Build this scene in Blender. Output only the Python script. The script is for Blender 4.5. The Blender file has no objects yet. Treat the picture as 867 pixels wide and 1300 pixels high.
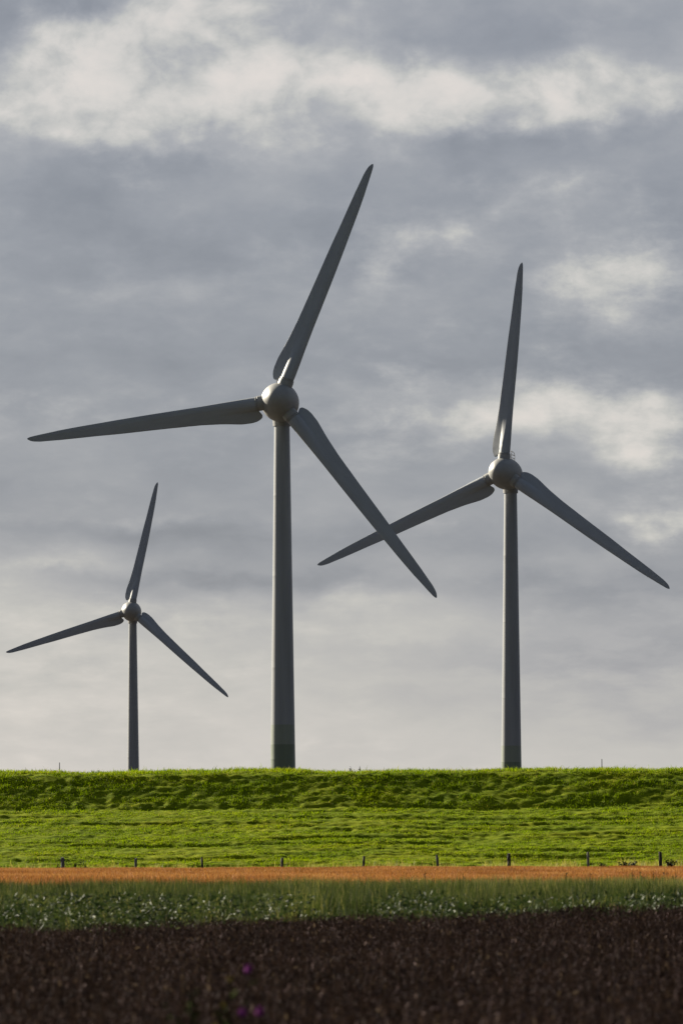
import bpy, bmesh, math, random
import numpy as np
from mathutils import Matrix, Vector

rng = np.random.default_rng(7)
random.seed(7)
sc = bpy.context.scene
COL = sc.collection
R = math.radians

# ------------------------------------------------------------------ camera frame
FPX, HY, CX, CAMZ, ROLL = 7200.0, 1081.0, 433.5, 1.9, R(0.18)
EXPOSURE = 1.6
KEX = 2.0 ** -EXPOSURE


def at(px, py, d):
    """point at distance d (m) that is seen at photograph position px, py"""
    a, b = (px - CX) / FPX * d, (HY - py) / FPX * d
    return Vector((a * math.cos(ROLL) + b * math.sin(ROLL), d, CAMZ - a * math.sin(ROLL) + b * math.cos(ROLL)))


# ------------------------------------------------------------------ tagging helpers
def tag(o, label=None, cat=None, group=None, kind=None):
    if label: o['label'] = label
    if cat: o['category'] = cat
    if group: o['group'] = group
    if kind: o['kind'] = kind
    return o


def empty(name, loc, rz=0.0):
    o = bpy.data.objects.new(name, None)
    o.empty_display_size = 0.5
    o.location = loc
    o.rotation_euler = (0, 0, rz)
    COL.objects.link(o)
    return o


def link_mesh(name, me, mat, parent=None, smooth=False):
    o = bpy.data.objects.new(name, me)
    me.name = name
    if mat is not None:
        me.materials.append(mat)
    COL.objects.link(o)
    if parent is not None:
        o.parent = parent
    if smooth:
        me.polygons.foreach_set('use_smooth', np.ones(len(me.polygons), dtype=bool))
    return o


def bm_obj(name, bm, mat, parent=None, smooth=False):
    me = bpy.data.meshes.new(name)
    bmesh.ops.recalc_face_normals(bm, faces=bm.faces)
    bm.to_mesh(me)
    bm.free()
    return link_mesh(name, me, mat, parent, smooth)


def lathe(bm, profile, axis='Z', seg=64, cap=True):
    """profile: list of (height, radius)"""
    rings = []
    for h, r in profile:
        ring = []
        for i in range(seg):
            a = 2 * math.pi * i / seg
            c, s = r * math.cos(a), r * math.sin(a)
            ring.append(bm.verts.new((c, s, h) if axis == 'Z' else (c, h, s)))
        rings.append(ring)
    for a, b in zip(rings[:-1], rings[1:]):
        for i in range(seg):
            j = (i + 1) % seg
            bm.faces.new((a[i], a[j], b[j], b[i]))
    if cap:
        bm.faces.new(rings[0])
        bm.faces.new(rings[-1])


def tube(bm, pts, rad, seg=8):
    pts = [Vector(p) for p in pts]
    rads = rad if isinstance(rad, (list, tuple)) else [rad] * len(pts)
    rings = []
    for k, p in enumerate(pts):
        t = (pts[min(k + 1, len(pts) - 1)] - pts[max(k - 1, 0)]).normalized()
        ref = Vector((0, 0, 1)) if abs(t.z) < 0.9 else Vector((1, 0, 0))
        u = t.cross(ref).normalized()
        v = t.cross(u).normalized()
        rings.append([bm.verts.new(p + (u * math.cos(2 * math.pi * i / seg) + v * math.sin(2 * math.pi * i / seg)) * rads[k]) for i in range(seg)])
    for a, b in zip(rings[:-1], rings[1:]):
        for i in range(seg):
            j = (i + 1) % seg
            bm.faces.new((a[i], a[j], b[j], b[i]))
    bm.faces.new(rings[0])
    bm.faces.new(rings[-1])


def np_mesh(name, verts, faces, tint=None):
    """verts (N,3); faces (M,k) all with k corners; tint per face"""
    me = bpy.data.meshes.new(name)
    k = faces.shape[1]
    me.vertices.add(len(verts))
    me.vertices.foreach_set('co', np.ascontiguousarray(verts, dtype=np.float32).ravel())
    me.loops.add(faces.size)
    me.loops.foreach_set('vertex_index', np.ascontiguousarray(faces, dtype=np.int32).ravel())
    me.polygons.add(len(faces))
    me.polygons.foreach_set('loop_start', np.arange(0, faces.size, k, dtype=np.int32))
    me.update(calc_edges=True)
    if tint is not None:
        a = me.attributes.new('tint', 'FLOAT', 'FACE')
        a.data.foreach_set('value', np.ascontiguousarray(tint, dtype=np.float32))
    me.validate()
    return me


# ------------------------------------------------------------------ value noise
def vnoise(x, y, seed=0):
    xi, yi = np.floor(x).astype(np.int64), np.floor(y).astype(np.int64)
    fx, fy = x - xi, y - yi
    fx, fy = fx * fx * (3 - 2 * fx), fy * fy * (3 - 2 * fy)

    def h(a, b):
        n = (a * 374761393 + b * 668265263 + seed * 974711) & 0xFFFFFFFF
        n = ((n ^ (n >> 13)) * 1274126177) & 0xFFFFFFFF
        return ((n ^ (n >> 16)) & 0xFFFF) / 65535.0
    a, b, c, d = h(xi, yi), h(xi + 1, yi), h(xi, yi + 1), h(xi + 1, yi + 1)
    return (a * (1 - fx) + b * fx) * (1 - fy) + (c * (1 - fx) + d * fx) * fy


def fbm(x, y, seed=0, oct=4):
    s, amp, tot = 0.0, 1.0, 0.0
    for k in range(oct):
        s = s + amp * vnoise(x * 2 ** k, y * 2 ** k, seed + k)
        tot += amp
        amp *= 0.5
    return s / tot


# ------------------------------------------------------------------ materials
def srgb(r, g, b):
    f = lambda c: (c / 12.92 if c <= 0.04045 else ((c + 0.055) / 1.055) ** 2.4)
    return (f(r / 255), f(g / 255), f(b / 255), 1.0)


def new_mat(name):
    m = bpy.data.materials.new(name)
    m.use_nodes = True
    nt = m.node_tree
    return m, nt, nt.nodes['Principled BSDF']


def ramp(nt, fac, stops):
    n = nt.nodes.new('ShaderNodeValToRGB')
    cr = n.color_ramp
    while len(cr.elements) < len(stops):
        cr.elements.new(0.5)
    for e, (p, c) in zip(cr.elements, stops):
        e.position = p
        e.color = c if len(c) == 4 else (*c, 1)
    nt.links.new(fac, n.inputs[0])
    return n.outputs[0]


def obj_noise(nt, scale, detail=4, stretch=(1, 1, 1), coord='Object'):
    tc = nt.nodes.new('ShaderNodeTexCoord')
    mp = nt.nodes.new('ShaderNodeMapping')
    mp.inputs['Scale'].default_value = stretch
    nt.links.new(tc.outputs[coord], mp.inputs[0])
    n = nt.nodes.new('ShaderNodeTexNoise')
    n.inputs['Scale'].default_value = scale
    n.inputs['Detail'].default_value = detail
    nt.links.new(mp.outputs[0], n.inputs['Vector'])
    return n.outputs['Fac']


def mixrgb(nt, fac, a, b, mode='MIX'):
    n = nt.nodes.new('ShaderNodeMix')
    n.data_type = 'RGBA'
    n.blend_type = mode
    if isinstance(fac, (int, float)):
        n.inputs[0].default_value = fac
    else:
        nt.links.new(fac, n.inputs[0])
    for i, v in ((6, a), (7, b)):
        if isinstance(v, tuple):
            n.inputs[i].default_value = v if len(v) == 4 else (*v, 1)
        else:
            nt.links.new(v, n.inputs[i])
    return n.outputs[2]


def paint(name, base, rough, dirt=0.18, streak=(1, 1, 0.12), spec=0.5):
    m, nt, p = new_mat(name)
    n = obj_noise(nt, 1.3, 6, streak)
    c = ramp(nt, n, [(0.30, tuple(v * (1 - dirt) for v in base)), (0.65, base)])
    n2 = obj_noise(nt, 9, 3)
    c = mixrgb(nt, 1.0, c, ramp(nt, n2, [(0.3, (0.93, 0.93, 0.92)), (0.7, (1, 1, 1))]), 'MULTIPLY')
    nt.links.new(c, p.inputs['Base Color'])
    p.inputs['Roughness'].default_value = rough
    p.inputs['Specular IOR Level'].default_value = spec
    return m


GREY = (0.30, 0.31, 0.315)
M_BLADE = paint('blade_paint', (0.29, 0.315, 0.35), 0.6, 0.12, (1, 1, 0.2))
M_HUB = paint('nacelle_paint', (0.26, 0.265, 0.265), 0.52, 0.12, (1, 1, 1))
M_STEEL = paint('galvanised_steel', (0.22, 0.22, 0.22), 0.45)
M_DARK = paint('dark_rubber_seal', (0.05, 0.05, 0.052), 0.6)


def tower_mat():
    m, nt, p = new_mat('tower_paint')
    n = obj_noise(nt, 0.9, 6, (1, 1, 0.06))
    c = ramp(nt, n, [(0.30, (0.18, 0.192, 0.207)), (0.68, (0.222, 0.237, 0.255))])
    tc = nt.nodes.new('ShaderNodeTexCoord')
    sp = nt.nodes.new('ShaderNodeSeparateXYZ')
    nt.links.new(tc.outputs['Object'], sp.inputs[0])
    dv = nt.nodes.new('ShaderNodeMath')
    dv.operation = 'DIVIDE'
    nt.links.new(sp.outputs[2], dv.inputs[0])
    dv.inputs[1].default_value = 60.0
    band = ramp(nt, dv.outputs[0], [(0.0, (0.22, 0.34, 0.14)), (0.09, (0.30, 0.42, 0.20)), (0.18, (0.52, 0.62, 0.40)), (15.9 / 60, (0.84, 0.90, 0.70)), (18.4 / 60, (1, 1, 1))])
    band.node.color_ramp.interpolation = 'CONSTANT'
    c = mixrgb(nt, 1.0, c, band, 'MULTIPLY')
    nt.links.new(c, p.inputs['Base Color'])
    p.inputs['Roughness'].default_value = 0.42
    return m


M_TOWER = tower_mat()


def leaf_mat(name, stops, rough=0.5, trans=0.35, spec=0.3, patch=None, patch_scale=0.25, trans_gain=1.2, stretch=(1, 1, 1)):
    """foliage: colour by per-leaf tint (and by a patchy noise), some light let through"""
    m, nt, p = new_mat(name)
    at_ = nt.nodes.new('ShaderNodeAttribute')
    at_.attribute_name = 'tint'
    c = ramp(nt, at_.outputs['Fac'], stops)
    if patch:
        n = obj_noise(nt, patch_scale, 5, stretch)
        c = mixrgb(nt, 1.0, c, ramp(nt, n, patch), 'MULTIPLY')
    nt.links.new(c, p.inputs['Base Color'])
    p.inputs['Roughness'].default_value = rough
    p.inputs['Specular IOR Level'].default_value = spec
    if trans > 0:
        tb = nt.nodes.new('ShaderNodeBsdfTranslucent')
        g = mixrgb(nt, 1.0, c, (trans_gain, trans_gain * 1.02, trans_gain * 0.6), 'MULTIPLY')
        nt.links.new(g, tb.inputs[0])
        mx = nt.nodes.new('ShaderNodeMixShader')
        mx.inputs[0].default_value = trans
        nt.links.new(p.outputs[0], mx.inputs[1])
        nt.links.new(tb.outputs[0], mx.inputs[2])
        nt.links.new(mx.outputs[0], nt.nodes['Material Output'].inputs[0])
    return m


GRASS_PATCH = [(0.28, (0.72, 0.78, 0.7)), (0.5, (1, 1, 1)), (0.72, (1.2, 1.05, 1.0))]
M_GRASS = leaf_mat('dike_grass_leaf', [(0.0, (0.075, 0.115, 0.001)), (0.6, (0.158, 0.222, 0.002)), (0.88, (0.22, 0.275, 0.006)), (1.0, (0.28, 0.25, 0.06))], 0.7, 0.30, 0.04, GRASS_PATCH, 0.12, 1.6, (1, 3, 3))
M_DRYGRASS = leaf_mat('dry_grass_leaf', [(0, (0.17, 0.165, 0.025)), (1, (0.38, 0.32, 0.12))], 0.6, 0.35, 0.2)
M_WHEAT = leaf_mat('ripe_grain_ear', [(0.0, (0.20, 0.074, 0.028)), (0.5, (0.335, 0.138, 0.054)), (1.0, (0.45, 0.24, 0.105))], 0.7, 0.25, 0.05, [(0.3, (0.75, 0.72, 0.7)), (0.6, (1, 1, 1))], 0.35, 1.2, (0.5, 0.06, 1))
M_REED = leaf_mat('field_margin_grass', [(0.0, (0.014, 0.023, 0.009)), (0.45, (0.036, 0.051, 0.018)), (0.75, (0.085, 0.10, 0.034)), (1.0, (0.21, 0.19, 0.09))], 0.7, 0.3, 0.04, [(0.3, (0.8, 0.9, 0.9)), (0.7, (1.2, 1.1, 1))], 0.5, 1.2)
M_WEED = leaf_mat('broad_weed_leaf', [(0.0, (0.014, 0.026, 0.011)), (0.5, (0.034, 0.052, 0.022)), (0.75, (0.062, 0.08, 0.042)), (1.0, (0.16, 0.18, 0.125))], 0.6, 0.2, 0.1)
M_BEAN = leaf_mat('withered_bean_leaf', [(0.0, (0.010, 0.0065, 0.0068)), (0.45, (0.0235, 0.0150, 0.0175)), (0.8, (0.052, 0.034, 0.038)), (1.0, (0.13, 0.095, 0.092))], 0.85, 0.15, 0.03, [(0.3, (0.62, 0.62, 0.64)), (0.7, (1.35, 1.3, 1.3))], 0.7)  # withered brown, darkened further with cloud shade put into the colour


def soil_mat():
    m, nt, p = new_mat('field_soil')
    n = obj_noise(nt, 2.0, 8)
    c = ramp(nt, n, [(0.3, (0.018, 0.013, 0.010)), (0.7, (0.045, 0.034, 0.025))])
    nt.links.new(c, p.inputs['Base Color'])
    p.inputs['Roughness'].default_value = 0.9
    return m


def turf_mat():
    m, nt, p = new_mat('turf')
    n = obj_noise(nt, 1.2, 8, (1, 2.5, 2.5))
    c = ramp(nt, n, [(0.28, (0.065, 0.095, 0.002)), (0.5, (0.125, 0.165, 0.003)), (0.72, (0.18, 0.21, 0.006))])
    n2 = obj_noise(nt, 0.12, 5, (1, 3, 3))
    c = mixrgb(nt, 1.0, c, ramp(nt, n2, GRASS_PATCH), 'MULTIPLY')
    nt.links.new(c, p.inputs['Base Color'])
    p.inputs['Roughness'].default_value = 0.8
    p.inputs['Specular IOR Level'].default_value = 0.03
    return m


def wood_mat(name, a, b):
    m, nt, p = new_mat(name)
    n = obj_noise(nt, 14, 5, (1, 1, 0.1))
    nt.links.new(ramp(nt, n, [(0.3, a), (0.7, b)]), p.inputs['Base Color'])
    p.inputs['Roughness'].default_value = 0.85
    return m


M_SOIL, M_TURF = soil_mat(), turf_mat()
M_WOOD_DARK = wood_mat('weathered_dark_wood', (0.018, 0.014, 0.011), (0.05, 0.04, 0.032))
M_WOOD_GREY = wood_mat('weathered_grey_wood', (0.05, 0.052, 0.055), (0.11, 0.11, 0.11))
M_WOOD_PALE = wood_mat('weathered_pale_wood', (0.09, 0.085, 0.07), (0.2, 0.19, 0.16))


def flat_mat(name, col, rough=0.6, var=0.3):
    m, nt, p = new_mat(name)
    n = obj_noise(nt, 30, 3)
    nt.links.new(ramp(nt, n, [(0.3, tuple(v * (1 - var) for v in col)), (0.7, col)]), p.inputs['Base Color'])
    p.inputs['Roughness'].default_value = rough
    p.inputs['Specular IOR Level'].default_value = 0.08
    return m


M_STEM = flat_mat('plant_stem', (0.02, 0.024, 0.01), 0.9)
M_PURPLE = flat_mat('purple_petal', (0.24, 0.03, 0.24), 0.8)
M_YELLOW = flat_mat('yellow_petal', (0.20, 0.16, 0.01), 0.8)
M_PLANTGREEN = flat_mat('plant_leaf', (0.04, 0.06, 0.005), 0.95)
M_DARKPLANT = flat_mat('dark_weed', (0.03, 0.032, 0.016))
M_MAST = flat_mat('grey_mast_steel', (0.13, 0.14, 0.15), 0.5)

# ------------------------------------------------------------------ world
SUN_AZ_BACK, SUN_EL = R(42), R(23)      # sun stands left, a little behind the turbines
sdir = Vector((-math.cos(SUN_AZ_BACK) * math.cos(SUN_EL), math.sin(SUN_AZ_BACK) * math.cos(SUN_EL), math.sin(SUN_EL)))

w = bpy.data.worlds.new('World')
sc.world = w
w.use_nodes = True
nt = w.node_tree
nt.nodes.clear()


class E:
    """tiny expression wrapper over Math nodes"""
    def __init__(s, sock): s.s = sock

    @staticmethod
    def op(o, *a):
        n = nt.nodes.new('ShaderNodeMath')
        n.operation = o
        for i, v in enumerate(a):
            if isinstance(v, E): nt.links.new(v.s, n.inputs[i])
            else: n.inputs[i].default_value = v
        return E(n.outputs[0])
    def __add__(s, o): return E.op('ADD', s, o)
    __radd__ = __add__
    def __sub__(s, o): return E.op('SUBTRACT', s, o)
    def __rsub__(s, o): return E.op('SUBTRACT', o, s)
    def __mul__(s, o): return E.op('MULTIPLY', s, o)
    __rmul__ = __mul__
    def __truediv__(s, o): return E.op('DIVIDE', s, o)


def smooth(e, a, b, lo=0.0, hi=1.0):
    n = nt.nodes.new('ShaderNodeMapRange')
    n.interpolation_type = 'SMOOTHSTEP'
    nt.links.new(e.s, n.inputs[0])
    for i, v in enumerate((a, b, lo, hi)):
        n.inputs[i + 1].default_value = v
    return E(n.outputs[0])


def noise2(u, v, scale, detail, z=0.0, rough=0.5):
    c = nt.nodes.new('ShaderNodeCombineXYZ')
    nt.links.new(u.s, c.inputs[0])
    nt.links.new(v.s, c.inputs[1])
    c.inputs[2].default_value = z
    n = nt.nodes.new('ShaderNodeTexNoise')
    n.inputs['Scale'].default_value = scale
    n.inputs['Detail'].default_value = detail
    n.inputs['Roughness'].default_value = rough
    nt.links.new(c.outputs[0], n.inputs['Vector'])
    return E(n.outputs['Fac']), n.outputs['Color']


tc = nt.nodes.new('ShaderNodeTexCoord')
sx = nt.nodes.new('ShaderNodeSeparateXYZ')
nt.links.new(tc.outputs['Generated'], sx.inputs[0])
dx, dy, dz = E(sx.outputs[0]), E(sx.outputs[1]), E(sx.outputs[2])
yy = E.op('MAXIMUM', dy, 0.08)
U = dx / yy * 7.2 + 0.4335            # thousandths of the view: azimuth and elevation as a cloud map
V = 1.081 - dz / yy * 7.2
# domain warps: broad billows, then ragged edges
n_a, col_a = noise2(U, V * 1.5, 7.0, 6, 0.0, 0.55)
n_b, col_b = noise2(U, V * 1.5, 7.0, 6, 5.3, 0.55)
WU = U + (n_a - 0.5) * 0.15
WV = V + (n_b - 0.5) * 0.09
VP = V * (V * 0.8 + 0.85)          # cloud layers crowd together towards the horizon
det, _ = noise2(U + (n_b - 0.5) * 0.05, VP * 1.35, 10.0, 10, 2.0, 0.58)
puff = smooth(det, 0.34, 0.68)
fine, _ = noise2(U + (n_a - .5) * .06, VP * 1.3, 27.0, 8, 4.0, 0.62)
wis, _ = noise2(WU * 0.45, WV * 2.6, 7.0, 7, 9.0, 0.55)

baseR = nt.nodes.new('ShaderNodeValToRGB')
cr = baseR.color_ramp
bst = [(0.0, .605), (0.10, .63), (0.20, .572), (0.32, .575), (0.42, .585), (0.52, .59), (0.62, .595), (0.70, .625), (0.78, .685), (0.88, .73), (0.98, .78), (1.0, .79)]
while len(cr.elements) < len(bst):
    cr.elements.new(0.5)
for e_, (p_, v_) in zip(cr.elements, bst):
    e_.position = p_
    e_.color = (v_, v_, v_, 1)
vb = V + (n_a - 0.5) * 0.09
nt.links.new(vb.s, baseR.inputs[0])
B = E(baseR.outputs[0])

blobs = [  # x, y, sx, sy, amp (cloud masses, in the same map)
    (.090, .085, .060, .055, .17), (.235, .055, .065, .065, .20), (.165, .150, .085, .030, .17), (.060, .130, .050, .025, .10),
    (.330, .050, .120, .070, .10), (.420, .110, .070, .035, .13), (.540, .125, .100, .032, .17), (.600, .150, .070, .020, .08), (.740, .115, .090, .026, .14), (.830, .125, .050, .020, .07),
    (.120, .010, .060, .020, -.09), (.000, .060, .025, .050, -.06), (.360, .125, .040, .022, -.07), (.200, .100, .035, .025, -.06), (.270, .150, .030, .020, -.07), (.640, .060, .110, .030, -.05),
    (.520, .310, .050, .025, .10), (.485, .360, .025, .025, .08), (.380, .335, .040, .012, .05), (.680, .250, .090, .020, .06), (.560, .290, .030, .015, .05),
    (.830, .330, .090, .040, .09), (.760, .370, .060, .040, .08), (.740, .420, .060, .020, .05),
    (.560, .520, .120, .035, .11), (.460, .505, .060, .022, .05), (.720, .530, .080, .030, .09), (.820, .560, .050, .045, .12), (.780, .500, .060, .020, .07), (.845, .665, .035, .020, .13), (.760, .645, .070, .015, .04), (.740, .715, .070, .018, .06),
    (.090, .525, .130, .016, .05), (.250, .370, .110, .014, .035), (.060, .662, .110, .010, .07), (.190, .655, .070, .008, .03), (.120, .722, .090, .008, .05), (.020, .725, .070, .020, .05),
    (.200, .735, .190, .013, -.10), (.180, .675, .160, .018, -.05), (.110, .620, .150, .020, -.02), (.300, .690, .120, .020, -.03), (.640, .740, .220, .015, -.03), (.440, .775, .120, .020, .05), (.560, .690, .120, .020, -.04),
    (.790, .790, .150, .080, -.075), (.060, .820, .160, .090, .05), (.800, .880, .140, .060, -.03), (.150, .230, .160, .035, -.015), (.720, .790, .080, .012, .03)]
G = None
for (bx, by, sx_, sy_, amp) in blobs:
    k = 0.8 if by < .2 else 1.0
    gu, gv = (WU - bx) / sx_, (WV - by) / sy_
    g = E.op('POWER', 2.718282, (gu * gu + gv * gv) * (-0.5))
    if amp >= .05 and by < .69:
        G = g * (amp / .15) + (G if G is not None else 0.0)
    else:
        B = B + g * (puff * 0.9 + 0.55) * (amp * 0.93)
# the brighter masses: ragged, with a firm edge where they are dense
dens = G + (det - 0.5) * 1.55 + (fine - 0.5) * 0.32
hump, _ = noise2(U + (n_b - 0.5) * 0.07, V * 1.2, 10.5, 9, 12.0, 0.54)
B = B + smooth(dens, 0.02, 1.30) * (smooth(hump, 0.34, 0.66) * 0.18 + (fine - 0.5) * 0.08 + 0.055) + smooth(G, 0.0, 1.2) * 0.03
big_, _ = noise2(U + (n_a - 0.5) * 0.10, V * 1.9 + (n_b - 0.5) * 0.10, 4.6, 7, 21.0, 0.5)
B = B + (big_ - 0.5) * (V * -0.16 + 0.27) + (det - 0.5) * (V * -0.08 + 0.12) + (wis - 0.5) * (V * 0.11 + 0.02) + (fine - 0.5) * (V * -0.03 + 0.04)

rmp = nt.nodes.new('ShaderNodeValToRGB')
cr = rmp.color_ramp
cst = [(.40, srgb(98, 103, 114)), (.50, srgb(122, 126, 137)), (.58, srgb(144, 147, 156)), (.66, srgb(166, 167, 172)), (.74, srgb(190, 189, 187)), (.82, srgb(209, 205, 201)), (.94, srgb(228, 219, 213))]
while len(cr.elements) < len(cst):
    cr.elements.new(0.5)
for e_, (p_, c_) in zip(cr.elements, cst):
    e_.position = p_
    e_.color = c_
nt.links.new(B.s, rmp.inputs[0])
# unseen sky overhead and behind the viewer dimmed to lower the fill light
lit = dx * sdir.x + dy * sdir.y + dz * sdir.z
ahead = smooth(dy, -0.3, 0.93)
sunward = smooth(lit, -0.4, 1.0)
low = smooth(dz, 0.0, 0.9, 1.0, 0.75)
gain = (ahead * 0.42 + sunward * 0.14 + 0.44) * low
gain = E.op('ADD', gain * 1.0, smooth(dy, 0.93, 0.985) * (1.0 - gain))
bgc = nt.nodes.new('ShaderNodeBackground')
tintn = nt.nodes.new('ShaderNodeMix')      # blue tint added to the unseen sky, cooling the light on the turbines
tintn.data_type = 'RGBA'
tintn.blend_type = 'MULTIPLY'
nt.links.new(smooth(dy, 0.95, 0.4).s, tintn.inputs[0])
nt.links.new(rmp.outputs[0], tintn.inputs[6])
tintn.inputs[7].default_value = (0.80, 0.97, 1.22, 1)
nt.links.new(tintn.outputs[2], bgc.inputs[0])
nt.links.new((gain * KEX).s, bgc.inputs[1])
sky = nt.nodes.new('ShaderNodeTexSky')
sky.sky_type = 'NISHITA'
sky.sun_disc = False
sky.sun_elevation = SUN_EL
sky.sun_rotation = math.atan2(sdir.x, sdir.y)
bgs = nt.nodes.new('ShaderNodeBackground')
bgs.inputs[1].default_value = 0.05
nt.links.new(sky.outputs[0], bgs.inputs[0])
mx = nt.nodes.new('ShaderNodeMixShader')
mx.inputs[0].default_value = 0.94
nt.links.new(bgs.outputs[0], mx.inputs[1])
nt.links.new(bgc.outputs[0], mx.inputs[2])
out = nt.nodes.new('ShaderNodeOutputWorld')
nt.links.new(mx.outputs[0], out.inputs[0])

sl = bpy.data.lights.new('sun', 'SUN')
sl.energy = 4.8
sl.angle = R(0.53)
sl.color = (1.0, 0.90, 0.72)
so = bpy.data.objects.new('sun', sl)
COL.objects.link(so)
so.rotation_euler = sdir.to_track_quat('Z', 'Y').to_euler()
so.location = (-60, 100, 80)

# ------------------------------------------------------------------ camera
cam = bpy.data.cameras.new('camera')
cam.sensor_fit = 'VERTICAL'
cam.sensor_height = 36.0
cam.sensor_width = 24.0
cam.lens = FPX / 1300 * 36
cam.shift_y = (HY - 650) / 1300
cam.clip_start = 0.5
cam.clip_end = 60000
cam.dof.use_dof = True
cam.dof.focus_distance = 700
cam.dof.aperture_fstop = cam.lens / 38.0
co = bpy.data.objects.new('camera', cam)
COL.objects.link(co)
co.location = (0, 0, CAMZ)
co.rotation_euler = (math.pi / 2, ROLL, 0)
sc.camera = co

# ------------------------------------------------------------------ ground
bm = bmesh.new()
S = 20000
bm.faces.new([bm.verts.new(p) for p in ((-S, -2000, 0), (S, -2000, 0), (S, S, 0), (-S, S, 0))])
tag(bm_obj('ground', bm, M_SOIL), 'flat dark soil of the fields reaching the horizon', 'ground', kind='structure')

# ------------------------------------------------------------------ dike
TILT = 0.2
PT = np.array([-40, -1.5, 0, 3, 24, 24.5, 29.3, 30.8, 35.5, 38, 62, 80, 200.])
PZ = np.array([-0.3, -0.05, 0.12, 0.65, 5.45, 5.75, 8.34, 8.54, 8.56, 8.4, 3.0, -0.3, -0.5])


def dike_h(x, t):
    z = np.interp(t, PT, PZ)
    act = np.clip((t + 1) / 2, 0, 1) * np.clip((60 - t) / 10, 0, 1)
    steep = np.clip((t - 23.0) / 2.0, 0, 1) * np.clip((33.5 - t) / 2, 0, 1)
    tw = t + (fbm(x / 14, t / 9, 3, 3) - .5) * 3.0
    terr = fbm(x / 15.0 + 100, tw / 0.95 + 50, 11, 3)
    terr = np.clip((terr - .42) / .16, 0, 1) - .5          # trodden steps with a sharp edge
    big = fbm(x / 16, t / 5, 21, 3) - .5
    crest_ = np.clip((t - 29) / 2, 0, 1) * ((fbm(x / 7, x * 0 + 4, 27, 4) - .5) * .45)
    tus = fbm(x / 0.60, t / 0.42, 31, 3) - .5
    lump = fbm(x / 0.9, t / 0.7, 41, 3) - .5
    return z + act * (terr * (0.17 - 0.10 * steep) + big * (0.30 - .18 * steep) + tus * (0.20 + 0.12 * steep) + lump * (0.16 - 0.08 * steep) + crest_)


xs = np.concatenate([-np.geomspace(3000, 72, 50)[:-1], np.arange(-70, 70.01, 0.2), np.geomspace(72, 3000, 50)[1:]])
ts = np.concatenate([[-6, -4, -3], np.arange(-2, 38.01, 0.16), [39, 40, 42, 45, 50, 56, 62, 70, 80, 90]])
GX, GT = np.meshgrid(xs, ts)
GZ = dike_h(GX, GT)
GY = 447 + GT - TILT * np.clip(GX, -160, 160)
nv, nx = len(ts), len(xs)
idx = np.arange(nv * nx).reshape(nv, nx)
F = np.stack([idx[:-1, :-1], idx[:-1, 1:], idx[1:, 1:], idx[1:, :-1]], -1).reshape(-1, 4)
me = np_mesh('dike', np.stack([GX, GY, GZ], -1).reshape(-1, 3), F)
tag(link_mesh('dike', me, M_TURF, smooth=True), 'long green sea dike bank across the whole view', 'dike', kind='structure')


# ------------------------------------------------------------------ leaf helpers
def blades(name, P, length, width, lean, tint, mat, up=(0, 0, 1)):
    """tapered grass blades: a three-cornered blade with a bent middle (5 corners -> quad + tip folded in one pentagon)"""
    n = len(P)
    a = rng.uniform(0, 2 * math.pi, n)
    L = np.stack([np.cos(a), np.sin(a), np.zeros(n)], -1)
    b = rng.uniform(0, 2 * math.pi, n)
    Sd = np.stack([np.cos(b), np.sin(b), np.zeros(n)], -1) * (width[:, None] / 2)
    tip = P + np.array(up) * length[:, None] * (1 - 0.25 * lean[:, None]) + L * (length * lean)[:, None]
    mid = P + np.array(up) * (length * 0.55)[:, None] + L * (length * lean * 0.3)[:, None]
    V_ = np.stack([P - Sd, P + Sd, mid + Sd * 0.8, tip, mid - Sd * 0.8], 1).reshape(-1, 3)
    i = np.arange(n) * 5
    # triangles so that the bend is real
    T = np.concatenate([np.stack([i, i + 1, i + 2], -1), np.stack([i, i + 2, i + 4], -1), np.stack([i + 4, i + 2, i + 3], -1)])
    me = np_mesh(name, V_, T, np.concatenate([tint] * 3))
    return link_mesh(name, me, mat)


def leaves(P, D, width, tint):
    """diamond leaves folded along the midrib; returns verts, faces, tint"""
    n = len(P)
    q = rng.normal(size=(n, 3))
    side = np.cross(D, q)
    side /= np.linalg.norm(side, axis=1)[:, None] + 1e-9
    nrm = np.cross(side, D)
    nrm /= np.linalg.norm(nrm, axis=1)[:, None] + 1e-9
    ln = np.linalg.norm(D, axis=1)[:, None]
    m = P + D * 0.45
    V_ = np.stack([P, m + side * width[:, None] / 2 + nrm * ln * .08, P + D - nrm * ln * .12, m - side * width[:, None] / 2 + nrm * ln * .08], 1).reshape(-1, 3)
    i = np.arange(n) * 4
    T = np.concatenate([np.stack([i, i + 1, i + 2], -1), np.stack([i, i + 2, i + 3], -1)])
    return V_, T, np.concatenate([tint, tint])


def rand_dir(n, zlo=-0.6, zhi=1.0):
    z = rng.uniform(zlo, zhi, n)
    a = rng.uniform(0, 2 * math.pi, n)
    r = np.sqrt(np.clip(1 - z * z, 0, 1))
    return np.stack([r * np.cos(a), r * np.sin(a), z], -1)


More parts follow.
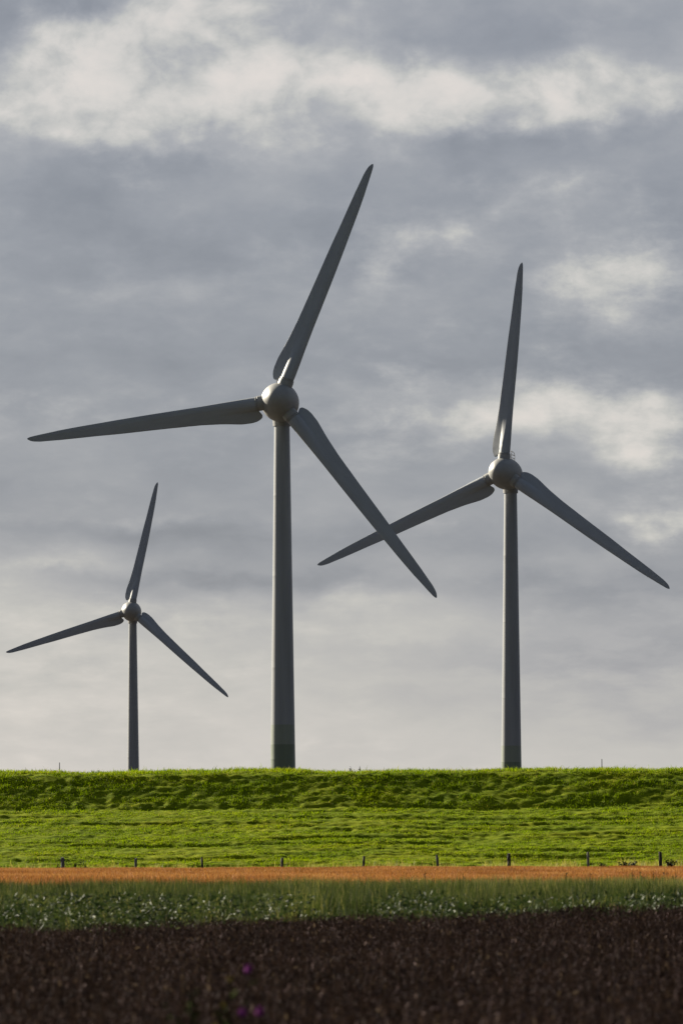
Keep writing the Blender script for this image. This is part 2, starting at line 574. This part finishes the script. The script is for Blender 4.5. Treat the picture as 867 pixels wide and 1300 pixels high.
# ------------------------------------------------------------------ grass on the dike
n = 330000
x = rng.uniform(-46, 46, n)
t = rng.uniform(-0.5, 37.5, n)
patch = fbm(x / 2.2, t / 1.1, 61, 3)
keep = rng.uniform(0, 1, n) < np.clip((patch - .25) * 2.4, .12, 1)
x, t, patch = x[keep], t[keep], patch[keep]
n = len(x)
P = np.stack([x, 447 + t - TILT * x, dike_h(x, t) - 0.02], -1)
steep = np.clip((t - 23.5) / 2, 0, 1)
ln = rng.uniform(.07, .20, n) * (0.7 + 0.9 * (patch - .3)) * (1 + .5 * steep) * (1 + .7 * (rng.uniform(0, 1, n) < .03))
ln *= 1 + 0.45 * np.clip((t - 29.5) / 1.5, 0, 1)
tint = np.clip(rng.beta(2, 2.4, n) * .8 + (patch - .5) * .7 + .12 * (t > 30.2) - .34 * steep * (t < 30.0), 0, .97)  # steep bank darker: rougher grass, plus shade put into the tint
tint[rng.uniform(0, 1, n) < .02] = 1
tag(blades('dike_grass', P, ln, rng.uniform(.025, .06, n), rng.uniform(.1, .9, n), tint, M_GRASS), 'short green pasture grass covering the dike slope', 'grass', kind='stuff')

# taller pale grass along the fence line and the crest
n = 26000
x = rng.uniform(-40, 40, n)
t = rng.normal(-1.2, 1.0, n)
dens = fbm(x / 2.5, x * 0 + 3, 71, 3) + .16 * np.exp(-((x - 5.5) / 3.5) ** 2) - .10 * np.exp(-((x + 10) / 8) ** 2)
keep = rng.uniform(0, 1, n) < np.clip((dens - .38) * 3, .08, 1)
x, t = x[keep], t[keep]
n = len(x)
P1 = np.stack([x, 447 + t - TILT * x, np.maximum(dike_h(x, t), 0)], -1)
l1 = rng.uniform(.5, 1.25, n) * (.65 + .6 * fbm(x / 1.2, x * 0, 73, 2))
n2 = 1800
x2 = rng.uniform(-42, 42, n2)
t2 = rng.uniform(29.8, 36, n2)
P2 = np.stack([x2, 447 + t2 - TILT * x2, dike_h(x2, t2)], -1)
l2 = rng.uniform(.15, .42, n2) * (.3 + 1.2 * fbm(x2 / 1.6, x2 * 0, 75, 2))
P = np.concatenate([P1, P2])
ln = np.concatenate([l1, l2])
n = len(P)
tag(blades('seeding_grass', P, ln, rng.uniform(.02, .05, n), rng.uniform(.05, .4, n), rng.uniform(0, 1, n), M_DRYGRASS), 'pale seeding grass along the fence line and dike crest', 'grass', kind='stuff')


# ------------------------------------------------------------------ ripe grain
n = 190000
y = 185 + (440 - 185) * rng.uniform(0, 1, n) ** 0.8
x = rng.uniform(-1, 1, n) * (0.062 * y + 6)
y = y - np.clip((y - 380) / 60, 0, 1) * TILT * x
hh = 0.76 + (fbm(x / 3, y / 30, 81, 4) - .5) * 0.26
top = hh - rng.exponential(.05, n)
ln = rng.uniform(.22, .42, n)
P = np.stack([x, y, top - ln * .85], -1)
tint = np.clip(rng.beta(2, 2, n) + (fbm(x / 4, y / 25, 83, 3) - .5) * .8, 0, 1)
tag(blades('ripe_grain', P, ln, rng.uniform(.02, .05, n), rng.uniform(.05, .45, n), tint, M_WHEAT), 'strip of ripe orange brown grain before the dike', 'grain field', kind='stuff')
# lower layer of straw that closes the stand
n = 60000
y = rng.uniform(183, 440, n)
x = rng.uniform(-1, 1, n) * (0.062 * y + 6)
y = y - np.clip((y - 380) / 60, 0, 1) * TILT * x
tag(blades('grain_straw', np.stack([x, y, x * 0], -1), rng.uniform(.5, .66, n), rng.uniform(.02, .04, n), rng.uniform(.02, .2, n), rng.uniform(0, .5, n), M_WHEAT), 'standing straw of the ripe orange brown grain', 'grain field', kind='stuff')

# ------------------------------------------------------------------ green field margin
n = 170000
y = 91.5 + 64 * rng.uniform(0, 1, n) ** 1.15
x = rng.uniform(-1, 1, n) * (0.064 * y + 3.5)
side = np.clip(x / 8, -1, 1)
hh = 1.22 + (y - 96) / 60 * .06 + side * .02 + (fbm(x / .6, y / 3, 91, 4) - .5) * .34 - np.clip((100 - y) / 8, 0, 1) * .5
top = hh - rng.exponential(.07, n)
kf = (y > 98.5) | (rng.uniform(0, 1, n) < .3)      # thin in front, where the weeds stand
x, y, side, hh, top = x[kf], y[kf], side[kf], hh[kf], top[kf]
n = len(x)
lean = rng.uniform(.02, .35, n)
tint = np.clip(rng.beta(2, 3, n) * .8 + (fbm(x / .5, y / 3, 93, 4) - .5) * 1.1 + .22 * np.clip((y - 120) / 30, 0, 1) + .22 * side * np.clip((y - 110) / 30, 0, 1), 0, .95)
tint += .55 * np.exp(-((x + 1.0) / .75) ** 2) * (y < 104) * rng.uniform(0, 1, n)
tint = np.clip(tint + (rng.uniform(0, 1, n) - .5) * .3, 0, 1)
tint[rng.uniform(0, 1, n) < .05] = 1
emer = rng.uniform(0, 1, n) < .03
top[emer] += rng.uniform(.04, .20, emer.sum())
tag(blades('tall_grass', np.stack([x, y, x * 0], -1), np.maximum(top, .3), rng.uniform(.010, .036, n), lean, tint, M_REED), 'dense tall green grass in the field margin', 'grass', kind='stuff')

# broad leaved weeds in front of it
n = 22000
x = rng.uniform(-10.5, 10.5, n)
y = np.where(rng.uniform(0, 1, n) < .08, rng.uniform(84, 92, n), rng.uniform(91.5, 98, n))
clus = fbm(x / 1.1, y / 3, 101, 3) + .10 * np.exp(-((x + 3.7) / 2.2) ** 2) + .08 * np.exp(-((x - 1.2) / 1.2) ** 2) - .06 * np.exp(-((x + .4) / .7) ** 2) + .05 * np.exp(-((x - 5) / 1.4) ** 2)
keep = (clus > .44) & (rng.uniform(0, 1, len(x)) < .8)
x, y, clus = x[keep], y[keep], clus[keep]
n = len(x)
z = .50 + rng.uniform(0, 1, n) ** .8 * (.22 + np.clip((clus - .44) * 2.6, 0, .46))
ln = rng.uniform(.04, .13, n)
D = rand_dir(n, -.4, 1.0) * ln[:, None]
tint = rng.beta(1.6, 3.0, n)
tint = np.where(rng.uniform(0, 1, n) < np.where(x < -2, .10, .04), rng.uniform(.75, 1, n), np.minimum(tint, .75))
vs = [leaves(np.stack([x, y, z], -1), D, ln * rng.uniform(.25, .5, n), tint)]
m_ = 1600
k = rng.integers(0, n, m_)
Vw, Tw, tw_ = vs[0]
me = np_mesh('leafy_weeds', Vw, Tw, tw_)
tag(link_mesh('leafy_weeds', me, M_WEED), 'broad leaved weeds with pale glinting leaves at crop edge', 'weeds', kind='stuff')
tag(blades('weed_stems', np.stack([x[k], y[k], x[k] * 0], -1), z[k], np.full(m_, .012), rng.uniform(.02, .12, m_), rng.uniform(0, .7, m_), M_WEED), 'thin stalks of the broad leaved weeds', 'weeds', kind='stuff')

# ------------------------------------------------------------------ withered bean crop in front
n = 420000
y = 20 + (93.5 - 20) * rng.uniform(0, 1, n)
x = rng.uniform(-1, 1, n) * (0.066 * y + 2.6)
hh = .78 + .17 * np.clip(x / 5.5, -1, 1) * (y / 92) ** 2 + (fbm(x / .55, y / 1.4, 111, 4) - .5) * .34 + .04 * np.clip((60 - y) / 40, 0, 1)
z = hh - rng.exponential(.10, n)
keep = z > .1
x, y, z = x[keep], y[keep], z[keep]
n = len(x)
ln = rng.uniform(.018, .07, n) * (0.75 + y / 160)
D = rand_dir(n, -.9, .9)
D[:, 2] *= 2.6
D = D / np.linalg.norm(D, axis=1)[:, None] * ln[:, None]
tint = np.clip(rng.beta(1.6, 3, n), 0, .95)
tint[rng.uniform(0, 1, n) < .02] = 1
Vb, Tb, tb_ = leaves(np.stack([x, y, z], -1), D, ln * rng.uniform(.2, .42, n), tint)
tag(link_mesh('withered_crop', np_mesh('withered_crop', Vb, Tb, tb_), M_BEAN), 'dark brown withered crop filling the foreground', 'crop', kind='stuff')
n = 120000
y = 20 + (93.5 - 20) * rng.uniform(0, 1, n)
x = rng.uniform(-1, 1, n) * (0.066 * y + 2.6)
hh = .82 + .17 * np.clip(x / 5.5, -1, 1) * (y / 92) ** 2 + (fbm(x / .55, y / 1.4, 111, 4) - .5) * .34
tag(blades('crop_stalks', np.stack([x, y, x * 0], -1), hh + rng.exponential(.07, n) - .05, rng.uniform(.006, .015, n), rng.uniform(.02, .35, n), np.clip(rng.beta(2, 2.0, n), 0, .97), M_BEAN), 'dry upright stalks of the dark withered crop', 'crop', kind='stuff')

# ------------------------------------------------------------------ wind turbines
HUBR = 2.48
NAC_C, NAC_B = 1.7, 4.75       # centre of the egg behind the rotor plane, half length
OFF = 4.6                      # rotor plane in front of the tower axis


def egg_r(y):
    q = 1 - ((y - NAC_C) / NAC_B) ** 2
    return HUBR * max(q, 0) ** 0.5


ST = np.array([  # r, leading offset, trailing offset (seen from the front), half thickness, twist (deg)
    (3.06, .80, -1.45, .78, 24), (3.2, .80, -1.78, .78, 24), (3.45, .81, -1.95, .775, 23.5), (3.8, .82, -2.18, .77, 23), (4.3, .82, -2.30, .74, 21.5), (5.2, .82, -2.28, .69, 19.5), (6.4, .80, -2.10, .61, 17), (8.0, .76, -1.84, .52, 14),
    (10.5, .70, -1.55, .42, 11), (13.5, .68, -1.36, .34, 8.5), (17.0, .68, -1.22, .28, 6.5), (21.0, .64, -1.08, .23, 5), (25.0, .56, -.86, .18, 3.8), (28.0, .46, -.70, .14, 3), (30.2, .33, -.56, .10, 2.4),
    (31.4, .27, -.50, .08, 2.1), (32.3, .21, -.37, .06, 2), (32.75, .17, -.22, .045, 2), (32.95, .12, -.10, .03, 2), (33.02, .07, -.03, .015, 2)])


def blade_mesh():
    """spans local +Z; leading edge +X, upwind -Y"""
    rs = np.unique(np.concatenate([np.linspace(3.06, 6.5, 44), np.linspace(6.5, 12, 30), np.linspace(12, 29, 30), np.linspace(29, 33.02, 34)]))
    NH = 28

    def smoothcurve(col):
        base = np.interp(rs, ST[:, 0], ST[:, col])
        k = base.copy()
        for _ in range(3):
            k[1:-1] = .25 * k[:-2] + .5 * k[1:-1] + .25 * k[2:]
        return k
    le, te, th, tw = (smoothcurve(c) for c in (1, 2, 3, 4))
    wide = 1 + .09 * np.clip((rs - 7) / 6, 0, 1) + .12 * np.clip((rs - 24) / 6, 0, 1)
    le, te = le * wide, te * wide
    sections = []
    # round root
    for r in (2.2, 3.05):
        sec = [(0.80 * math.cos(a), 0.80 * math.sin(a) * .98, r) for a in np.linspace(0, 2 * math.pi, 4 * NH, endpoint=False)]
        sections.append(sec)
    for i, r in enumerate(rs):
        b = min(max((r - 3.3) / 5.6, 0), 1)
        b = b * b * (3 - 2 * b)
        beta = math.radians(tw[i])
        tau = min(max((r - 3.06) / 2.6, 0), 1)
        shear = 1.1 * (1 - tau) ** 1.6
        sec = []
        for a in np.linspace(0, 2 * math.pi, 4 * NH, endpoint=False):
            c, s = math.cos(a), math.sin(a)
            if c >= 0:
                u = le[i] * c
                v = th[i] * s
            else:
                q = -c
                sgn = 1 if s >= 0 else -1
                u = te[i] * q ** 1.15
                d = abs(u)
                circ = math.sqrt(max(0, 1 - (d / .8) ** 2)) if d < .8 else 0
                tail = (.26 if s > 0 else .42) * (1 - q) + .03
                froot = (circ ** 2.6 + tail ** 2.6) ** (1 / 2.6)
                fair = (1 - q ** 1.15) ** .72 * (1 - .15 * q)
                v = th[i] * sgn * ((1 - b) * froot + b * fair)
                if abs(s) < 1e-6: v = 0
            # camber: pressure side (upwind, -Y) flatter outboard
            if v < 0: v *= (1 - .35 * b)
            uu = u / math.cos(beta)
            x = uu * math.cos(beta) - v * math.sin(beta) * -1 * 0 + v * math.sin(beta)
            y = -uu * math.sin(beta) + v * math.cos(beta)
            z = r - shear * max(0.0, -u - .5) / 1.6
            sec.append((x, y - (r / 33) ** 2 * .5, z))
        sections.append(sec)
    bm = bmesh.new()
    rings = [[bm.verts.new(p) for p in s_] for s_ in sections]
    m = 4 * NH
    for a, b_ in zip(rings[:-1], rings[1:]):
        for i in range(m):
            j = (i + 1) % m
            bm.faces.new((a[i], a[j], b_[j], b_[i]))
    bm.faces.new(rings[0])
    bm.faces.new(rings[-1])
    bmesh.ops.recalc_face_normals(bm, faces=bm.faces)
    me = bpy.data.meshes.new('blade')
    bm.to_mesh(me)
    bm.free()
    me.materials.append(M_BLADE)
    me.polygons.foreach_set('use_smooth', np.ones(len(me.polygons), dtype=bool))
    me.set_sharp_from_angle(angle=R(38))
    return me


BLADE_ME = blade_mesh()


def collar_mesh():
    bm = bmesh.new()
    lathe(bm, [(2.02, .98), (2.72, .98), (2.76, .95), (2.76, .88), (2.86, .88), (2.86, .95), (2.88, .95), (2.96, .95), (2.98, .92), (2.98, .5)], seg=48, cap=True)
    me = bpy.data.meshes.new('blade_collar')
    bmesh.ops.recalc_face_normals(bm, faces=bm.faces)
    bm.to_mesh(me)
    bm.free()
    me.materials.append(M_HUB)
    me.polygons.foreach_set('use_smooth', np.ones(len(me.polygons), dtype=bool))
    me.set_sharp_from_angle(angle=R(35))
    return me


COLLAR_ME = collar_mesh()


TILT_M = Matrix.Rotation(R(-4), 3, 'X')      # the shaft points slightly upward


def turbine(px, py, d, yaw_deg, rot_deg, label, s=1.0, rail=False):
    hub = at(px, py, d)
    yaw = R(yaw_deg)
    # tower foot: rotor centre lies OFF in front of the tower axis
    fx, fy = hub.x - OFF * math.sin(yaw), hub.y + OFF * math.cos(yaw)
    root = empty('wind_turbine', (fx, fy, 0), yaw)
    tag(root, label, 'wind turbine', 'wind turbines behind the dike')
    H = hub.z
    # tower
    prof = []
    seams = (14.0, 26.0, 38.0, 48.5)
    zt = H - 2.3

    def tr(z):
        q = z / zt
        return 1.80 - 0.80 * q + .10 * (1 - min(z / 8, 1)) ** 2
    for z in np.linspace(0, zt, 40):
        prof.append((z, tr(z)))
    for zs in seams:
        prof += [(zs - .05, tr(zs)), (zs - .03, tr(zs) + .0015), (zs + .03, tr(zs) + .0015), (zs + .05, tr(zs))]
    prof.sort()
    bm = bmesh.new()
    lathe(bm, prof, seg=96)
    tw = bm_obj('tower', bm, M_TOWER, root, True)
    tw.data.set_sharp_from_angle(angle=R(40))
    bm = bmesh.new()
    lathe(bm, [(zt - .75, 1.02), (zt - .72, 1.16), (zt - .1, 1.2), (zt + .4, 1.25), (zt + .4, .6)], seg=64)
    bm_obj('yaw_collar', bm, M_STEEL, tw, True).data.set_sharp_from_angle(angle=R(35))
    # door at the foot of the tower
    bm = bmesh.new()
    for (x0, x1, y0, z0, z1) in ((-.5, .5, -1.98, 1.1, 3.3),):
        vs = [bm.verts.new(p) for p in ((x0, y0, z0), (x1, y0, z0), (x1, y0, z1), (x0, y0, z1), (x0, -1.6, z0), (x1, -1.6, z0), (x1, -1.6, z1), (x0, -1.6, z1))]
        for f in ((0, 1, 2, 3), (4, 7, 6, 5), (0, 4, 5, 1), (1, 5, 6, 2), (2, 6, 7, 3), (3, 7, 4, 0)):
            bm.faces.new([vs[i] for i in f])
    bm_obj('door', bm, M_STEEL, tw)
    # nacelle: rear part of the egg
    bm = bmesh.new()
    ysN = [1.62, 1.66] + [1.7 + (NAC_C + NAC_B - 1.7) * math.sin(a) for a in np.linspace(.02, math.pi / 2 - .01, 30)]
    lathe(bm, [(1.62, HUBR - .35), (1.64, HUBR)] + [(y, egg_r(y)) for y in ysN[1:]], axis='Y', seg=96)
    nac = bm_obj('nacelle', bm, M_HUB, root, True)
    nac.data.set_sharp_from_angle(angle=R(40))
    nac.location = (0, -OFF, H)
    nac.rotation_euler = (R(-4), 0, 0)
    # neck that reaches down to the tower
    bm = bmesh.new()
    lathe(bm, [(-2.62, 1.12), (-2.3, 1.22), (-1.7, 1.5), (-1.2, 1.6)], seg=64)
    nk = bm_obj('nacelle_neck', bm, M_HUB, nac, True)
    nk.location = (0, OFF, .3)
    nk.rotation_euler = (R(4), 0, 0)
    # guard rail and wind vane on the nacelle roof
    bm = bmesh.new()
    y0 = 3.4
    zr = egg_r(y0) - .08
    for xo in (-.55, .55):
        pts = [(xo, y0 - .5, zr - .1)] + [(xo, y0 + .5 - 1.0 * math.cos(a), zr + 1.0 + .5 * math.sin(a)) for a in np.linspace(0, math.pi, 9)] + [(xo, y0 + 1.5, egg_r(y0 + 1.5) - .1)]
        pts[-1] = (xo, y0 + 1.5, egg_r(y0 + 1.5) - .2)
        tube(bm, pts, .045)
    for zo in (.55, 1.05):
        tube(bm, [(-.55, y0 - .5, zr + zo), (.55, y0 - .5, zr + zo)], .035)
        tube(bm, [(-.55, y0 + 1.5, zr + zo), (.55, y0 + 1.5, zr + zo)], .035)
        for xo in (-.55, .55):
            tube(bm, [(xo, y0 - .5, zr + zo), (xo, y0 + 1.5, zr + zo)], .035)
    bm_obj('guard_rail', bm, M_STEEL, nac)
    bm = bmesh.new()
    tube(bm, [(0, y0 + .5, zr - .1), (0, y0 + .5, zr + 1.55)], .035)
    tube(bm, [(-.3, y0 + .5, zr + 1.5), (.3, y0 + .5, zr + 1.5)], .025)
    lathe_pts = [(zr + 1.5, .02), (zr + 1.56, .09), (zr + 1.66, .09), (zr + 1.7, .02)]
    bmx = bmesh.new()
    lathe(bmx, lathe_pts, seg=16)
    bmesh.ops.translate(bmx, vec=(.3, y0 + .5, 0), verts=bmx.verts)
    tmp = bpy.data.meshes.new('tmp')
    bmx.to_mesh(tmp)
    bmx.free()
    bm.from_mesh(tmp)
    bpy.data.meshes.remove(tmp)
    bm_obj('wind_vane', bm, M_STEEL, nac)
    # hub: front part of the egg
    bm = bmesh.new()
    yf = NAC_C - NAC_B
    ysH = [NAC_C - NAC_B * math.cos(a) for a in np.linspace(.012, math.pi / 2, 40)]
    ysH = [y for y in ysH if y < 1.5]
    lathe(bm, [(y, egg_r(y)) for y in ysH] + [(1.54, egg_r(1.54)), (1.56, HUBR - .35)], axis='Y', seg=96)
    hb = bm_obj('hub', bm, M_HUB, root, True)
    hb.data.set_sharp_from_angle(angle=R(40))
    hb.location = (0, -OFF, H)
    hb.rotation_euler = (R(-4), 0, 0)
    bm = bmesh.new()
    lathe(bm, [(1.5, HUBR - .3), (1.7, HUBR - .3)], axis='Y', seg=64)
    bm_obj('hub_seal', bm, M_DARK, hb)
    for k in range(3):
        b = bpy.data.objects.new('blade', BLADE_ME)
        COL.objects.link(b)
        b.parent = root
        b.location = (0, -OFF, H)
        b.rotation_euler = (TILT_M @ Matrix.Rotation(R(rot_deg + 120 * k), 3, 'Y')).to_euler()   # clockwise seen from the front
        c = bpy.data.objects.new('blade_collar', COLLAR_ME)
        COL.objects.link(c)
        c.parent = b
        b.scale = (1, 1, 1.005)
    return root


turbine(354.0, 508.3, 738, -4.5, 21.6, 'largest grey wind turbine, its lower blade crossing the blade behind')
turbine(637.9, 599.5, 891, -17, 4.7, 'grey wind turbine on the right turned slightly left, top blade nearly upright')
turbine(166.3, 775.3, 1431, -4, 11.7, 'smallest farthest grey wind turbine standing left of the tallest one')


# ------------------------------------------------------------------ fence posts
def post(px, w_, h, lean, mat, label, round_=False):
    p = at(px, 1100, 440)
    y = 444.2 - TILT * p.x
    p = at(px, 1100, y)
    bm = bmesh.new()
    zs = np.linspace(-.3, h, 9)
    seg = 10 if round_ else 8
    rings = []
    for k, z in enumerate(zs):
        ring = []
        for i in range(seg):
            a = 2 * math.pi * (i + .5) / seg
            rr = w_ / 2 * (1 + random.uniform(-.07, .07)) * (1.0 if round_ else 1 / max(abs(math.cos(a)), abs(math.sin(a))) * .88)
            if k == len(zs) - 1: rr *= .82
            ring.append(bm.verts.new((rr * math.cos(a) + math.tan(lean) * z, rr * math.sin(a), z + (random.uniform(-.05, .05) if k == len(zs) - 1 else 0))))
        rings.append(ring)
    for a_, b_ in zip(rings[:-1], rings[1:]):
        for i in range(seg):
            j = (i + 1) % seg
            bm.faces.new((a_[i], a_[j], b_[j], b_[i]))
    bm.faces.new(rings[0])
    bm.faces.new(rings[-1])
    o = bm_obj('fence_post', bm, mat)
    o.location = (p.x, y, 0.0)
    tag(o, label, 'fence post', 'fence posts at the foot of the dike')
    return o


posts = [
    (80, .34, 1.48, 0, M_WOOD_GREY, 'leftmost fence post, thick and blue grey among tall weeds'),
    (172, .25, 1.40, R(2), M_WOOD_GREY, 'short grey fence post directly below the smallest turbine'),
    (257.5, .20, 1.48, R(-2), M_WOOD_DARK, 'slim dark fence post, third from the left'),
    (358, .26, 1.40, R(1), M_WOOD_DARK, 'stubby black fence post directly below the largest turbine'),
    (460.5, .22, 1.50, R(4), M_WOOD_DARK, 'dark fence post in the middle with bare grass around it'),
    (557, .22, 1.60, R(-6), M_WOOD_GREY, 'fence post leaning to the left right of pale seeding grass'),
    (646, .32, 1.70, R(-1), M_WOOD_DARK, 'thick black fence post directly below the right turbine'),
    (746.5, .21, 1.82, R(-1), M_WOOD_PALE, 'tall pale slim fence post next to the low dark bush'),
    (838.5, .30, 1.78, R(-2), M_WOOD_DARK, 'rightmost fence post, dark with a weed clump beside it')]
for a in posts:
    post(*a)


# ------------------------------------------------------------------ single plants
def plant_parts(h, nstem, spread, leaf_len, nleaf, seed, stem_r=.01, leaf_w=.35):
    r = random.Random(seed)
    bm = bmesh.new()
    V_, D_ = [], []
    tips = []
    for k in range(nstem):
        a = r.uniform(0, 6.28)
        q = spread * r.uniform(.3, 1)
        hh = h * (1 if k == 0 else r.uniform(.65, .95))
        pts = [Vector((q * (i / 4) ** 1.5 * math.cos(a), q * (i / 4) ** 1.5 * math.sin(a), hh * i / 4)) for i in range(5)]
        tube(bm, pts, [stem_r, stem_r * .9, stem_r * .8, stem_r * .65, stem_r * .5], 6)
        tips.append(pts[-1])
        for i in range(nleaf):
            f = r.uniform(.15, .97)
            ii = min(int(f * 4), 3)
            p = pts[ii].lerp(pts[ii + 1], f * 4 - ii)
            b = r.uniform(0, 6.28)
            V_.append(p)
            D_.append(Vector((math.cos(b), math.sin(b), r.uniform(.1, .9))).normalized() * leaf_len * r.uniform(.6, 1.2) * (1.2 - .6 * f))
    P = np.array([list(v) for v in V_])
    D = np.array([list(v) for v in D_])
    Vv, Tt, ti = leaves(P, D, np.linalg.norm(D, axis=1) * leaf_w, np.full(len(P), .5))
    return bm, np_mesh('foliage', Vv, Tt, ti), tips


def plant(name, loc, h, nstem, spread, leaf_len, nleaf, seed, label, cat, group=None, stem_mat=None, leaf_mat_=None, stem_r=.01, heads=None):
    root = empty(name, loc)
    tag(root, label, cat, group)
    bm, me, tips = plant_parts(h, nstem, spread, leaf_len, nleaf, seed, stem_r)
    bm_obj('stem', bm, stem_mat or M_STEM, root)
    link_mesh('foliage', me, leaf_mat_ or M_PLANTGREEN, root)
    if heads:
        for tip in tips:
            bm = bmesh.new()
            rad, mat, nm = heads
            # a tufted flower head: cup and a fan of narrow petals
            bmesh.ops.create_uvsphere(bm, u_segments=12, v_segments=8, radius=rad * .55, matrix=Matrix.Translation(tip))
            rr = random.Random(seed + 5)
            for i in range(40):
                a, e = rr.uniform(0, 6.28), rr.uniform(.1, 1.4)
                dv = Vector((math.cos(a) * math.cos(e), math.sin(a) * math.cos(e), math.sin(e)))
                sd = dv.cross(Vector((0.3, .2, .9))).normalized() * rad * .13
                bm.faces.new([bm.verts.new(tip + v) for v in (-sd + dv * rad * .2, sd + dv * rad * .2, dv * rad * 1.25)])
            bm_obj(nm, bm, mat, root)
    return root


def crest(px, t, dz=-.03):
    y = 447 + t
    for _ in range(4):
        x = at(px, 975, y).x
        y = 447 + t - TILT * x
    return (x, y, float(dike_h(np.array([x]), np.array([t]))[0]) + dz)


plant('weed_plant', crest(445, 34), .62, 3, .30, .22, 5, 3, 'forked dark weed on the dike crest right of the largest tower', 'weed', 'weeds on the dike crest', M_DARKPLANT, M_DARKPLANT, .022)
plant('weed_plant', crest(456.5, 34), .66, 3, .12, .20, 8, 8, 'upright dark weed on the dike crest beside a forked one', 'weed', 'weeds on the dike crest', M_DARKPLANT, M_DARKPLANT, .024)
plant('weed_plant', crest(118, 34), .42, 3, .16, .14, 5, 12, 'small dark weed on the dike crest left of the smallest tower', 'weed', 'weeds on the dike crest', M_DARKPLANT, M_DARKPLANT, .02)
plant('weed_plant', crest(125.5, 34), .40, 2, .10, .16, 6, 14, 'small dark weed on the dike crest nearest the smallest tower', 'weed', 'weeds on the dike crest', M_DARKPLANT, M_DARKPLANT, .02)
plant('weed_plant', crest(716, 34), .42, 1, .06, .08, 4, 16, 'thin single stalk on the dike crest right of the right tower', 'weed', 'weeds on the dike crest', M_DARKPLANT, M_DARKPLANT, .016)


def foot(px, yoff=0.0):
    y = 443.6 + yoff
    x = at(px, 1100, y).x
    return (x, y - TILT * x, 0)


for i, (px, h) in enumerate([(71, 1.25), (93, 1.32), (99, 1.25), (106, 1.28)]):
    plant('dock_plant', foot(px), h, 4, .22, .25, 10, 30 + i, ['dark dock weed left of the leftmost fence post', 'dark dock weed touching the leftmost fence post on its right', 'dark dock weed between two others beside the leftmost post', 'dark dock weed farthest right of the leftmost post'][i], 'weed', 'dock weeds at the leftmost fence post', M_DARKPLANT, M_DARKPLANT, .02)
plant('dock_plant', foot(846), 1.30, 8, .45, .35, 26, 41, 'bushy dark weed clump right of the rightmost fence post', 'weed', None, M_DARKPLANT, M_DARKPLANT, .02)
plant('low_bush', foot(793, 0.2), 1.15, 22, .95, .30, 26, 43, 'low dark bush at the dike foot between two right posts', 'bush', None, M_DARKPLANT, M_DARKPLANT, .018)
plant('low_bush', foot(762, 0.2), 1.02, 10, .5, .25, 20, 44, 'small dark bush right of the tall pale post', 'bush', None, M_DARKPLANT, M_DARKPLANT, .018)

# dark weeds above the grain edge
wl = [(541, 1110.5, 1), (592, 1113, 0), (716, 1112, 0), (752, 1112, 0), (806, 1112, 0), (815, 1110.5, 0), (826, 1111.5, 0), (838, 1110, 0), (846, 1111.5, 0), (858, 1112, 0)]
for i, (px, py, one) in enumerate(wl):
    p = at(px, py - 4.5, 156)
    plant('dock_plant', (p.x, p.y, 0), p.z, 5, .14, .11, 44, 60 + i, 'lone dark dock stalk against the orange grain in the middle' if one else 'dark dock weed standing against the orange grain at right', 'weed', None if one else 'dock weeds at the right end of the grain', M_DARKPLANT, M_DARKPLANT, .012)

# blurred flowers right in front
p = at(318, 1232, 29)
plant('thistle_plant', (p.x, p.y, 0), p.z, 1, .02, .12, 10, 81, 'single purple thistle flower above the dark crop', 'flower', None, M_STEM, M_PLANTGREEN, .006, (.030, M_PURPLE, 'flower_head'))
p = at(312, 1287, 28)
plant('thistle_plant', (p.x, p.y, 0), p.z, 1, .02, .12, 10, 83, 'left purple thistle flower of the pair at the bottom edge', 'flower', 'pair of purple thistles', M_STEM, M_PLANTGREEN, .006, (.032, M_PURPLE, 'flower_head'))
p = at(328, 1286, 28.2)
plant('thistle_plant', (p.x, p.y, 0), p.z, 1, .02, .12, 10, 85, 'right purple thistle flower of the pair at the bottom edge', 'flower', 'pair of purple thistles', M_STEM, M_PLANTGREEN, .006, (.032, M_PURPLE, 'flower_head'))
p = at(284, 1245, 28)
plant('ragwort_plant', (p.x, p.y, 0), p.z, 7, .12, .09, 60, 87, 'yellow green weed in the foreground left of the thistles', 'weed', None, M_STEM, M_PLANTGREEN, .006, (.018, M_YELLOW, 'flower_head'))
p = at(226, 1250, 28)
plant('leafy_plant', (p.x, p.y, 0), p.z, 8, .13, .09, 60, 89, 'green leafy weed in the foreground, leftmost of the coloured ones', 'weed', None, M_STEM, M_PLANTGREEN, .006)


# ------------------------------------------------------------------ slender masts beyond the dike
def mast(px, top_py, d, label, wid):
    p = at(px, top_py, d)
    root = empty('beacon_mast', (p.x, p.y, 0))
    tag(root, label, 'mast', 'masts beyond the dike')
    bm = bmesh.new()
    h = p.z
    lathe(bm, [(0, wid), (h * .6, wid * .85), (h * .62, wid * .8), (h * .82, wid * .75), (h * .83, wid * .45), (h, wid * .3)], seg=16)
    bm_obj('pole', bm, M_MAST, root)
    bm = bmesh.new()
    lathe(bm, [(h * .80, wid * 1.0), (h * .805, wid * 1.25), (h * .83, wid * 1.25), (h * .835, wid * .8)], seg=16)
    bm_obj('platform', bm, M_MAST, root)


mast(76, 968, 1000, 'slender grey mast rising behind the dike at far left', .22)
mast(763.5, 963.5, 1000, 'slender grey mast rising behind the dike at far right', .22)

# ------------------------------------------------------------------ view
sc.view_settings.view_transform = 'Standard'
sc.view_settings.look = 'None'
sc.view_settings.gamma = 1.0
sc.view_settings.exposure = EXPOSURE
sc.view_settings.use_curve_mapping = False
sc.render.engine = 'CYCLES'
sc.cycles.use_denoising = True
sc.cycles.max_bounces = 6
sc.cycles.transparent_max_bounces = 4
